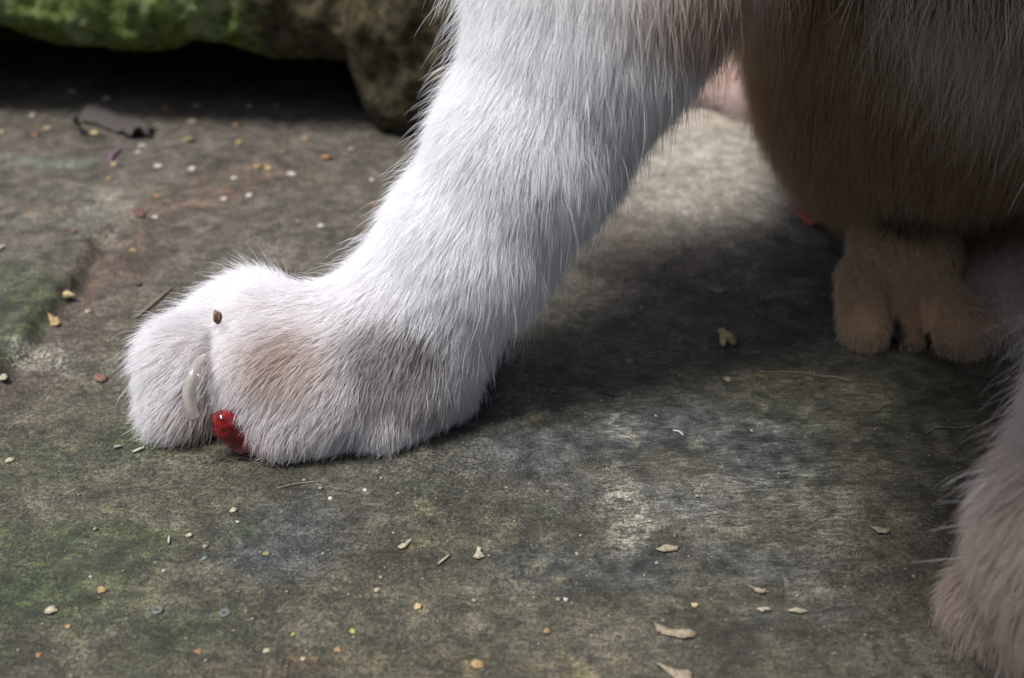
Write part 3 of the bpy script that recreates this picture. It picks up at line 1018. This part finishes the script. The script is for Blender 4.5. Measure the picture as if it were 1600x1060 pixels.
def cat_parts():
    # claw: a smooth translucent hook, blunt at the tip, rooted between the toes
    path, rad = CLAW
    V, F = tube(path, rad, 16, True, 0.9)
    m = NT('claw_horn')
    p = m.pos((1, 1, 1))
    m.set(m.b.inputs['Base Color'], m.mix(m.ramp(m.noise(p, 500, 2), 0.35, 0.65), (0.50, 0.46, 0.41), (0.64, 0.59, 0.52)))
    m.b.inputs['Roughness'].default_value = 0.14
    m.b.inputs['Subsurface Weight'].default_value = 0.35
    m.b.inputs['Subsurface Radius'].default_value = (0.0012, 0.0008, 0.0006)
    m.b.inputs['Transmission Weight'].default_value = 0.55
    m.b.inputs['Coat Weight'].default_value = 0.8
    m.b.inputs['Coat Roughness'].default_value = 0.06
    o = mesh_obj('claw', V, F, m.m, cat)
    # wound: raw red lump, wet, with swollen purple skin beside it
    m = NT('raw_flesh')
    p = m.pos()
    m.set(m.b.inputs['Base Color'], m.mix(m.ramp(m.noise(p, 420, 3), 0.38, 0.62), (0.06, 0.001, 0.002), (0.21, 0.005, 0.009)))
    m.b.inputs['Roughness'].default_value = 0.24
    m.b.inputs['Coat Weight'].default_value = 0.6
    m.b.inputs['Coat Roughness'].default_value = 0.05
    m.b.inputs['Subsurface Weight'].default_value = 0.2
    m.b.inputs['Subsurface Radius'].default_value = (0.0012, 0.0003, 0.0002)
    m.set(m.b.inputs['Normal'], m.bump(m.noise(p, 900, 2), 0.35, 0.0005))
    c = PY(361, 671, -0.0402)
    V, F = lump((0, 0, 0), (1, 1, 1), 5, 0.15, 1.5, 5)
    V = np.sign(V) * np.abs(V) ** 0.78 * np.array([0.0024, 0.0023, 0.0036])
    V = V + c
    ca, sa = math.cos(0.45), math.sin(0.45)
    q = V - c
    V = np.stack([q[:, 0] * ca - q[:, 2] * sa, q[:, 1], q[:, 0] * sa + q[:, 2] * ca], -1) + c
    V[:, 2] = np.maximum(V[:, 2], 0.0006)
    wo = mesh_obj('wound', V, F, m.m, cat)
    m = NT('swollen_skin')
    p = m.pos()
    m.set(m.b.inputs['Base Color'], m.mix(m.ramp(m.noise(p, 700, 3), 0.35, 0.65), (0.17, 0.020, 0.032), (0.34, 0.10, 0.13)))
    m.b.inputs['Roughness'].default_value = 0.3
    m.set(m.b.inputs['Normal'], m.bump(m.noise(p, 1800, 3), 0.4, 0.0003))
    V, F = lump(PY(381, 679, -0.0390), (0.0034, 0.0028, 0.0034), 8, 0.14, 1.3, 4)
    V[:, 2] = np.maximum(V[:, 2], 0.0007)
    mesh_obj('swollen_skin', V, F, m.m, cat)
    # scab in the white fur over the knuckles
    m = NT('dry_scab')
    m.set(m.b.inputs['Base Color'], m.mix(m.ramp(m.noise(m.pos(), 1800, 3), 0.4, 0.6), (0.09, 0.04, 0.018), (0.26, 0.15, 0.08)))
    m.b.inputs['Roughness'].default_value = 0.7
    V, F = lump(PY(340, 496, -0.0303), (0.0008, 0.0006, 0.0012), 14, 0.28, 1.5, 3)
    mesh_obj('scab', V, F, m.m, cat)
    # long sensory hairs behind the nearer wrist
    m = NT('whisker_hair')
    m.b.inputs['Base Color'].default_value = (0.80, 0.76, 0.76, 1)
    m.b.inputs['Roughness'].default_value = 0.4
    for (a, b_, c_, ln) in (((1545, 735), (1505, 735), (1468, 765), 0), ((1548, 748), (1512, 752), (1488, 765), 0), ((1560, 790), (1520, 780), (1466, 786), 0), ((1548, 812), (1510, 818), (1450, 830), 0),
                            ((1520, 868), (1490, 874), (1425, 879), 0), ((1555, 740), (1520, 770), (1500, 800), 0), ((1570, 835), (1530, 826), (1480, 832), 0)):
        Y0 = -0.083
        A_, B_, C_ = PY(*a, Y0), PY(*b_, Y0 - 0.002), PY(*c_, Y0 - 0.003)
        path = [(1 - t) ** 2 * A_ + 2 * t * (1 - t) * B_ + t * t * C_ for t in np.linspace(0, 1, 9)]
        V, F = tube(path, [0.00008 * (1 - 0.85 * t) for t in np.linspace(0, 1, 9)], 5)
        mesh_obj('whisker', V, F, m.m, cat)


cat_parts()

# ------------------------------------------------------------------ crumbs, flakes and litter on the stone
CM = {}


def litter_mat(colr, rough=0.7):
    key = (colr, rough)
    if key not in CM:
        m = NT('litter')
        p = m.pos()
        c = np.array(colr) * 0.68
        c = c * 0.82 + 0.18 * c.mean()
        m.set(m.b.inputs['Base Color'], m.mix(m.ramp(m.noise(p, 1600, 4, 0.7), 0.32, 0.68), tuple(c * 0.62), tuple(np.minimum(c * 1.2, 0.9))))
        m.b.inputs['Roughness'].default_value = rough
        m.set(m.b.inputs['Normal'], m.bump(m.noise(p, 2200, 3), 0.5, 0.0003))
        CM[key] = m.m
    return CM[key]


WHITE, CREAM, YELLOW, AMBER, ORANGE = (0.62, 0.58, 0.48), (0.52, 0.44, 0.28), (0.60, 0.46, 0.16), (0.45, 0.28, 0.09), (0.42, 0.19, 0.06)
BROWN, DARK, RED, OLIVE, TAN, GREENISH, LIME, RUST = (0.20, 0.10, 0.05), (0.035, 0.026, 0.022), (0.17, 0.06, 0.045), (0.25, 0.22, 0.08), (0.34, 0.27, 0.16), (0.20, 0.27, 0.24), (0.36, 0.38, 0.06), (0.26, 0.11, 0.07)
NO = [0]


def finish(o, label, cat_, group):
    tag(o, label, cat_, group)
    return o


def crumb(px, py, w, col, label, h=0.45, asp=0.8, cat_='crumb', group='crumbs scattered on the stone', name='food_crumb', rough=0.75):
    NO[0] += 1
    p = PZ(px, py, 0.0004)
    t = project(p)[2]
    r = 0.40 * w * t / FPX
    x, y = p[0], p[1]
    z = zg(x, y)
    V, F = lump((0, 0, 0), (r, r * asp * 1.15, r * h), 20 + NO[0], 0.5, 1.7, 2, rng.uniform(-0.7, 0.7))
    V[:, 2] = np.maximum(V[:, 2], -r * h * 0.45)
    V = V + np.array([x, y, z + r * h * 0.42])
    return finish(mesh_obj(name, V, F, litter_mat(col, rough), None, True), label, cat_, group)


def flake(pixels, col, label, cat_, name, thick=0.00035, curl=0.0006, group=None, rough=0.7, lift=0.0):
    """thin bent chip: the outline stands on the ground where the photo shows it"""
    NO[0] += 1
    pts = np.array([PZ(px, py, 0.0005) for px, py in pixels])
    if cat_ == 'bark flake':
        pts = pts.mean(0) + (pts - pts.mean(0)) * 0.85
        curl, thick = curl * 0.55, thick * 0.7
    # subdivide the outline unevenly
    out = []
    for i in range(len(pts)):
        a, b = pts[i], pts[(i + 1) % len(pts)]
        for f in (0, 0.33, 0.66):
            q = a + (b - a) * f
            out.append(q + np.linalg.norm(b - a) * 0.05 * np.array([rng.normal(), rng.normal(), 0]))
    out = np.array(out)
    c = out.mean(0)
    n = len(out)
    V, F = [], []
    size = np.abs(out - c).max()

    def zz(q, k):
        d = np.linalg.norm(q[:2] - c[:2]) / size
        return zg(q[0], q[1]) + lift + 0.00012 + curl * (0.25 + 0.75 * d * d) * (1 + 0.6 * math.sin(7 * d + NO[0] + 600 * q[0]))
    rings = [1.0, 0.66, 0.33]
    for side in (1, 0):
        for s in rings:
            for q in out:
                w_ = c + (q - c) * s
                edge = thick * (0.35 if s == 1.0 else 1.0)
                V.append((w_[0], w_[1], zz(w_, s) + (edge if side else 0)))
        V.append((c[0], c[1], zz(c, 0) + (thick if side else 0)))
    m = 3 * n + 1
    for side in (0, 1):
        o = side * m
        for r_ in range(2):
            for i in range(n):
                j = (i + 1) % n
                f = (o + r_ * n + i, o + r_ * n + j, o + (r_ + 1) * n + j, o + (r_ + 1) * n + i)
                F.append(f if side == 0 else f[::-1])
        for i in range(n):
            j = (i + 1) % n
            f = (o + 2 * n + i, o + 2 * n + j, o + 3 * n)
            F.append(f if side == 0 else f[::-1])
    for i in range(n):
        j = (i + 1) % n
        F.append((j, i, m + i, m + j))
    return finish(mesh_obj(name, V, F, litter_mat(col, rough)), label, cat_, group)


def stick(pixels, wpx, col, label, cat_, name, h=0.0006, group=None, arc=0.0):
    pts = [PZ(px, py, 0.0005) for px, py in pixels]
    t = project(pts[0])[2]
    r = 0.5 * wpx * t / FPX
    P = []
    pts = np.array(pts)
    u = np.linspace(0, len(pts) - 1, 4 * len(pts))
    for k, uu in enumerate(u):
        q = np.array([np.interp(uu, np.arange(len(pts)), pts[:, i]) for i in range(3)])
        q[2] = zg(q[0], q[1]) + r * 0.8 + 0.0002 + arc * math.sin(math.pi * k / (len(u) - 1))
        P.append(q)
    rad = [r * (0.55 + 0.45 * math.sin(math.pi * (0.12 + 0.76 * k / (len(u) - 1)))) for k in range(len(u))]
    V, F = tube(P, rad, 7)
    return finish(mesh_obj(name, V, F, litter_mat(col)), label, cat_, group)


for a in (
    # behind the paw, towards the hollow under the rock
    (248, 265, 17, WHITE, 'round white crumb below the curled dark leaf, left of a second white one'),
    (301, 268, 17, WHITE, 'round white crumb midway between the curled leaf and the foreleg'),
    (367, 283, 14, WHITE, 'small white crumb just above two angular white chips'),
    (455, 274, 17, WHITE, 'brightest round white crumb near the edge of the rock shade'),
    (351, 314, 15, WHITE, 'angular white chip lying left of its twin on brown stone'),
    (390, 309, 14, WHITE, 'angular white chip lying right of its twin on brown stone'),
    (244, 341, 13, WHITE, 'white crumb beside the red smear on the stone'),
    (502, 354, 14, WHITE, 'white crumb near the front edge of the foreleg, below the shade'),
    (582, 281, 12, WHITE, 'white crumb nearest the whiskery edge of the foreleg'),
    (549, 233, 13, CREAM, 'cream crumb in the shade beside the foreleg'),
    (224, 233, 14, WHITE, 'white crumb under the right tip of the curled dark leaf'),
    (216, 242, 11, WHITE, 'little white crumb between the curled leaf and the pink thread'),
    (231, 217, 14, YELLOW, 'yellow crumb lying on the tip of the curled dark leaf'),
    (115, 146, 20, TAN, 'dull flat crumb at the mouth of the dark hollow'),
    (168, 158, 17, CREAM, 'cream crumb above the curled leaf at the mouth of the hollow'),
    (309, 169, 15, TAN, 'dull tan crumb just inside the rock shade, above a paler one'),
    (302, 194, 20, TAN, 'wide greyish crumb in the rock shade'),
    (53, 184, 16, CREAM, 'greyish cream crumb left of the curled dark leaf'),
    (4, 210, 13, YELLOW, 'bright yellow crumb cut by the left border'),
    (75, 204, 12, YELLOW, 'small yellow crumb left of the leaf stalk'),
    (88, 191, 12, OLIVE, 'olive crumb just left of the curled dark leaf'),
    (148, 214, 18, YELLOW, 'yellow crumb tucked against the lower edge of the curled leaf'),
    (392, 171, 15, TAN, 'tan crumb at the lip of the hollow, behind an amber one'),
    (369, 198, 12, AMBER, 'amber crumb in the rock shade, behind the orange lump'),
    (402, 266, 17, AMBER, 'amber crumb at the shade edge, left one of a close pair'),
    (420, 267, 15, YELLOW, 'yellow crumb at the shade edge, right one of a close pair'),
    (478, 219, 14, AMBER, 'amber crumb in the shade in front of the rock foot'),
    (179, 261, 14, YELLOW, 'yellow crumb at the lower end of the pink thread'),
    (443, 241, 15, OLIVE, 'olive crumb in the rock shade, above the brightest white crumb'),
    (231, 175, 14, OLIVE, 'olive crumb left of a bright orange one in the shade'),
    (435, 171, 11, TAN, 'faint tan crumb deepest under the rock'),
    (259, 173, 16, ORANGE, 'bright orange crumb under the rock edge'),
    (375, 228, 16, AMBER, 'amber orange lump alone in the rock shade'),
    (509, 250, 20, ORANGE, 'largest orange crumb near the foreleg, at the shade edge'),
    (246, 309, 14, ORANGE, 'orange crumb between the red smear and the white pair'),
    (171, 283, 13, AMBER, 'amber crumb on the stone below the pink thread'),
    (584, 318, 15, ORANGE, 'dull orange crumb beside the hairs of the foreleg'),
    (56, 217, 20, BROWN, 'brown crumb with a dark end, left of the leaf'),
    # beside the paw
    (136, 478, 14, CREAM, 'cream crumb on the brown soil just below the big yellow crumb'),
    (208, 391, 15, AMBER, 'amber crumb alone on the brown stone above the paw'),
    (118, 374, 14, RUST, 'rusty crumb on the raised stone ledge'),
    (5, 590, 20, CREAM, 'white blob at the left border below the mossy ledge'),
    # front, below the paw
    (14, 714, 17, CREAM, 'cream crumb alone on the left of the front stone'),
    (364, 793, 15, CREAM, 'cream crumb straight below the red wound'),
    (295, 833, 13, CREAM, 'cream crumb right of a thin white chip'),
    (370, 811, 7, WHITE, 'tiny white speck beneath the cream crumb below the wound'),
    (319, 867, 12, GREENISH, 'pale green crumb above the grey rings'),
    (158, 921, 20, AMBER, 'round amber crumb on the mossy front stone'),
    (80, 952, 24, CREAM, 'long cream crumb on the mossy stone at lower left'),
    (106, 977, 13, AMBER, 'dull amber crumb below the long cream one'),
    (61, 1024, 15, ORANGE, 'orange crumb lowest on the left'),
    (309, 1014, 14, ORANGE, 'orange crumb below the grey rings'),
    (416, 1012, 15, CREAM, 'cream crumb lower right of the grey rings'),
    (458, 989, 12, LIME, 'lime yellow crumb right of the grey rings'),
    (473, 1025, 11, CREAM, 'little cream crumb beneath the lime yellow one'),
    (416, 862, 14, OLIVE, 'olive crumb on the dark stone beside the green moss patch'),
    (254, 887, 8, WHITE, 'tiny white speck touching a grey one'),
    (141, 898, 8, WHITE, 'tiny white speck above the round amber crumb'),
    (653, 944, 18, YELLOW, 'yellow crumb in a patch of lichen'),
    (855, 985, 17, AMBER, 'amber crumb on the front stone right of the white bead'),
    (551, 984, 14, LIME, 'lime green crumb on the front stone'),
    (746, 1033, 26, AMBER, 'long amber crumb at the front'),
    (527, 1012, 16, AMBER, 'amber crumb below the lime green one'),
    (589, 921, 12, CREAM, 'cream crumb on grey stone above the lime green one'),
    (872, 935, 13, TAN, 'tan crumb touching the white bead'),
    (500, 762, 12, GREENISH, 'pale greyish crumb just below the paw sole'),
    (516, 777, 9, WHITE, 'white crumb just below the pale greyish one'),
    (570, 766, 9, WHITE, 'small white chip alone below the wrist'),
    (1085, 947, 15, YELLOW, 'yellow crumb on the front stone under the tan chips'),
    # right of the foreleg
    (1136, 598, 18, TAN, 'tan crumb in front of the forked yellow crumb'),
    (984, 567, 16, TAN, 'tan crumb on the grooved stone right of the wrist'),
    (1083, 430, 14, OLIVE, 'olive crumb in the cat shadow, farthest of them'),
):
    crumb(*a)

# big bright crumbs built to their outline
crumb(104, 463, 40, YELLOW, 'biggest yellow crumb on the soil beside the mossy ledge', 0.42, 0.36)
flake(((1120, 523), (1128, 520), (1133, 527), (1148, 531), (1151, 541), (1144, 544), (1138, 538), (1131, 546), (1124, 543), (1124, 531)), YELLOW, 'forked yellow crumb lying between the foreleg and the hind paw', 'crumb', 'food_crumb', 0.0012, 0.0003, 'crumbs scattered on the stone')
flake(((73, 490), (90, 486), (97, 497), (90, 507), (77, 503)), AMBER, 'amber brown flake at the edge of the mossy ledge', 'bark flake', 'bark_flake', 0.0008, 0.0005, 'bark flakes on the stone')
flake(((145, 588), (156, 583), (170, 586), (163, 593), (150, 594)), RUST, 'small reddish brown leaf scrap left of the paw', 'leaf scrap', 'leaf_fragment', 0.0004, 0.0004)
flake(((1016, 980), (1028, 982), (1042, 992), (1064, 992), (1094, 998), (1088, 1006), (1060, 1004), (1036, 1000), (1022, 992)), TAN, 'long pale bark flake on the front stone', 'bark flake', 'bark_flake', 0.0006, 0.0007, 'bark flakes on the stone')
flake(((1016, 1034), (1036, 1036), (1060, 1044), (1088, 1048), (1086, 1066), (1062, 1064), (1040, 1048)), TAN, 'wide pale bark flake at the lowest edge of the stone', 'bark flake', 'bark_flake', 0.0006, 0.0007, 'bark flakes on the stone')
flake(((1352, 828), (1366, 830), (1391, 834), (1390, 840), (1372, 838)), TAN, 'pale curled bark flake near the right foreleg', 'bark flake', 'bark_flake', 0.0005, 0.0010, 'bark flakes on the stone')
flake(((1020, 860), (1038, 853), (1064, 856), (1060, 862), (1036, 864)), TAN, 'tan bark flake on dark slate below the pale scuff', 'bark flake', 'bark_flake', 0.0005, 0.0006, 'bark flakes on the stone')
flake(((1168, 921), (1182, 922), (1200, 929), (1196, 932), (1178, 928)), TAN, 'curved tan chip above the two yellowish chips', 'bark flake', 'bark_flake', 0.0006, 0.0006, 'bark flakes on the stone')
flake(((1178, 956), (1192, 952), (1208, 958), (1190, 961)), CREAM, 'yellowish chip, left of a pair on the front stone', 'bark flake', 'bark_flake', 0.0006, 0.0004, 'bark flakes on the stone')
flake(((1226, 960), (1244, 956), (1266, 962), (1248, 965)), CREAM, 'yellowish chip, right of a pair on the front stone', 'bark flake', 'bark_flake', 0.0006, 0.0004, 'bark flakes on the stone')
flake(((620, 856), (632, 850), (640, 843), (645, 844), (638, 853), (626, 859)), CREAM, 'cream bark flake on grey stone below the wrist', 'bark flake', 'bark_flake', 0.0006, 0.0006, 'bark flakes on the stone')
flake(((738, 872), (746, 856), (752, 856), (758, 872), (748, 875)), CREAM, 'upright triangular cream flake on grey stone', 'bark flake', 'bark_flake', 0.0006, 0.0005, 'bark flakes on the stone')
flake(((1104, 452), (1122, 450), (1138, 456), (1122, 460)), OLIVE, 'olive flake in the cat shadow behind the forked yellow crumb', 'bark flake', 'bark_flake', 0.0004, 0.0004, 'bark flakes on the stone')
flake(((286, 219), (298, 217), (308, 221), (298, 226), (288, 224)), OLIVE, 'olive flake right of the curled dark leaf', 'bark flake', 'bark_flake', 0.0005, 0.0008, 'bark flakes on the stone')
# dark curled leaf under the rock, with its stalk
lf = flake(((122, 196), (140, 186), (165, 182), (190, 183), (215, 190), (238, 206), (236, 222), (214, 222), (190, 216), (165, 206), (140, 200)), (0.075, 0.058, 0.050), 'curled dark brown leaf lying in front of the hollow', 'leaf', 'dry_leaf', 0.0006, 0.0019, None, 0.8)
q0, q1, q2 = PZ(124, 196, 0.002), PZ(118, 190, 0.004), PZ(117, 184, 0.007)
V, F = tube([q0, q1, q2], [0.0006, 0.0007, 0.0010], 7)
mesh_obj('stalk', V, F, litter_mat(DARK), lf)
# red scrap beside the hind foot
rl = flake(((1230, 340), (1252, 344), (1270, 326), (1290, 324), (1298, 346), (1292, 360), (1270, 360), (1252, 354)), (0.62, 0.08, 0.045), 'crumpled red leaf scrap beside the hind foot', 'leaf scrap', 'leaf_fragment', 0.0006, 0.0028, None, 0.6)
flake(((206, 332), (218, 328), (230, 334), (226, 342), (212, 340)), RED, 'little red petal scrap on the brown stone', 'leaf scrap', 'leaf_fragment', 0.0003, 0.0003)
# slivers, straws and threads
stick(((207, 705), (225, 699)), 5, WHITE, 'brightest white splinter beside the toe tips', 'splinter', 'wood_splinter')
stick(((178, 699), (190, 696)), 5, (0.4, 0.39, 0.35), 'short grey white splinter left of the bright one', 'splinter', 'wood_splinter')
stick(((263, 847), (264, 836)), 4, WHITE, 'thin upright white chip left of a cream crumb', 'splinter', 'wood_splinter')
stick(((685, 884), (702, 869)), 4, CREAM, 'cream sliver between two cream flakes', 'splinter', 'wood_splinter')
stick(((0, 406), (12, 402)), 6, WHITE, 'white streak of wood on the raised ledge', 'splinter', 'wood_splinter')
stick(((212, 490), (240, 468), (268, 447)), 5, (0.30, 0.24, 0.13), 'short straw lying behind the toes', 'straw', 'straw')
stick(((169, 258), (178, 247), (188, 237)), 6, (0.30, 0.12, 0.22), 'short pink thread below the curled leaf', 'thread', 'thread')
stick(((1052, 672), (1060, 675), (1068, 682)), 3, WHITE, 'curved white nail-like sliver on the grooved stone', 'splinter', 'wood_splinter')
stick(((1186, 590), (1220, 588), (1262, 590), (1300, 596), (1330, 604)), 2.2, (0.30, 0.27, 0.12), 'long fine yellow stem in the shadow before the hind paw', 'stem', 'grass_stem')
stick(((1444, 682), (1458, 672), (1490, 675), (1530, 671)), 1.8, (0.32, 0.28, 0.24), 'loose pale hair lying near the right foreleg', 'hair', 'loose_hair')
stick(((430, 762), (470, 754), (500, 752)), 1.8, (0.3, 0.26, 0.2), 'loose hair lying below the paw sole', 'hair', 'loose_hair')
for k, (px, py) in enumerate(((246, 953), (351, 955))):
    p = PZ(px, py)
    r = 0.00072
    V, F = [], []
    nu, nv = 20, 8
    z = zg(p[0], p[1])
    for i in range(nu):
        for j in range(nv):
            a, b = 2 * math.pi * i / nu, 2 * math.pi * j / nv
            V.append((p[0] + (r * 0.75 + 0.00038 * math.cos(b)) * math.cos(a), p[1] + (r * 0.75 + 0.00038 * math.cos(b)) * math.sin(a), z + 0.00005 + 0.00026 * math.sin(b)))
            F.append((i * nv + j, ((i + 1) % nu) * nv + j, ((i + 1) % nu) * nv + (j + 1) % nv, i * nv + (j + 1) % nv))
    o = mesh_obj('ring_shell', V, F, litter_mat((0.14, 0.155, 0.13), 0.6))
    tag(o, ('tiny blue-grey ring on the stone, nearer the amber crumb', 'tiny blue-grey ring on the stone, nearer the lime yellow crumb')[k], 'ring shell', 'blue-grey rings')
crumb(884, 937, 10, (0.7, 0.72, 0.75), 'shiny white bead-like pebble on the front stone', 0.9, 1.0, 'pebble', None, 'pebble', 0.25)
crumb(216, 441, 15, DARK, 'dark pebble on the brown stone above the paw', 0.6, 0.7, 'pebble', None, 'pebble', 0.7)


# brown hairs shed under the wound: uncountable
def litter_mass():
    V, F = [], []
    for i in range(26):
        x0, y0 = rng.uniform(332, 430), rng.uniform(706, 728)
        ln, an = rng.uniform(30, 80), rng.normal(0.10, 0.22)
        P = []
        for t in np.linspace(0, 1, 6):
            q = PZ(x0 + ln * (t - 0.3) * math.cos(an), y0 + ln * (t - 0.3) * math.sin(an) - 6 * math.sin(t * 3.1) * rng.uniform(0.6, 1))
            q[2] = zg(q[0], q[1]) + 0.0002 + 0.0006 * math.sin(t * 3.1)
            P.append(q)
        v, f = tube(P, [0.00005] * 5 + [0.00001], 4)
        F += [tuple(k + len(V) for k in ff) for ff in f]
        V += v
    tag(mesh_obj('shed_hair', V, F, litter_mat((0.20, 0.15, 0.09))), 'wisps of shed brown hair under the wounded toe', kind='stuff')
    # fine grit
    IV, IF = ico(1)
    IF = np.array(IF)
    VV, FF, n = [], [], 0
    for i in range(1100):
        if i < 600:
            px, py = rng.uniform(-40, 660), 150 + 330 * rng.random() ** 1.5
        else:
            px, py = rng.uniform(-60, 1500), rng.uniform(420, 1100)
        p = PZ(px, py)
        if p[1] > 0.2:
            continue
        r = abs(rng.normal(0, 0.00013)) + 0.00008
        v = IV * (1 + 0.35 * rng.normal(size=(len(IV), 1))) * np.array([1, 1, 0.6]) * r
        VV.append(v + np.array([p[0], p[1], zg(p[0], p[1]) + r * 0.3])); FF.append(IF + n); n += len(IV)
    o = quad_mesh_np('grit', np.concatenate(VV), np.concatenate(FF), None)
    m = NT('grit')
    r_ = m.noise(m.pos(), 320, 2)
    m.set(m.b.inputs['Base Color'], m.mix(m.ramp(r_, 0.40, 0.60), (0.11, 0.08, 0.045), (0.26, 0.235, 0.17)))
    m.b.inputs['Roughness'].default_value = 0.8
    o.data.materials.append(m.m)
    tag(o, 'fine pale grit sprinkled over the stone', kind='stuff')


litter_mass()
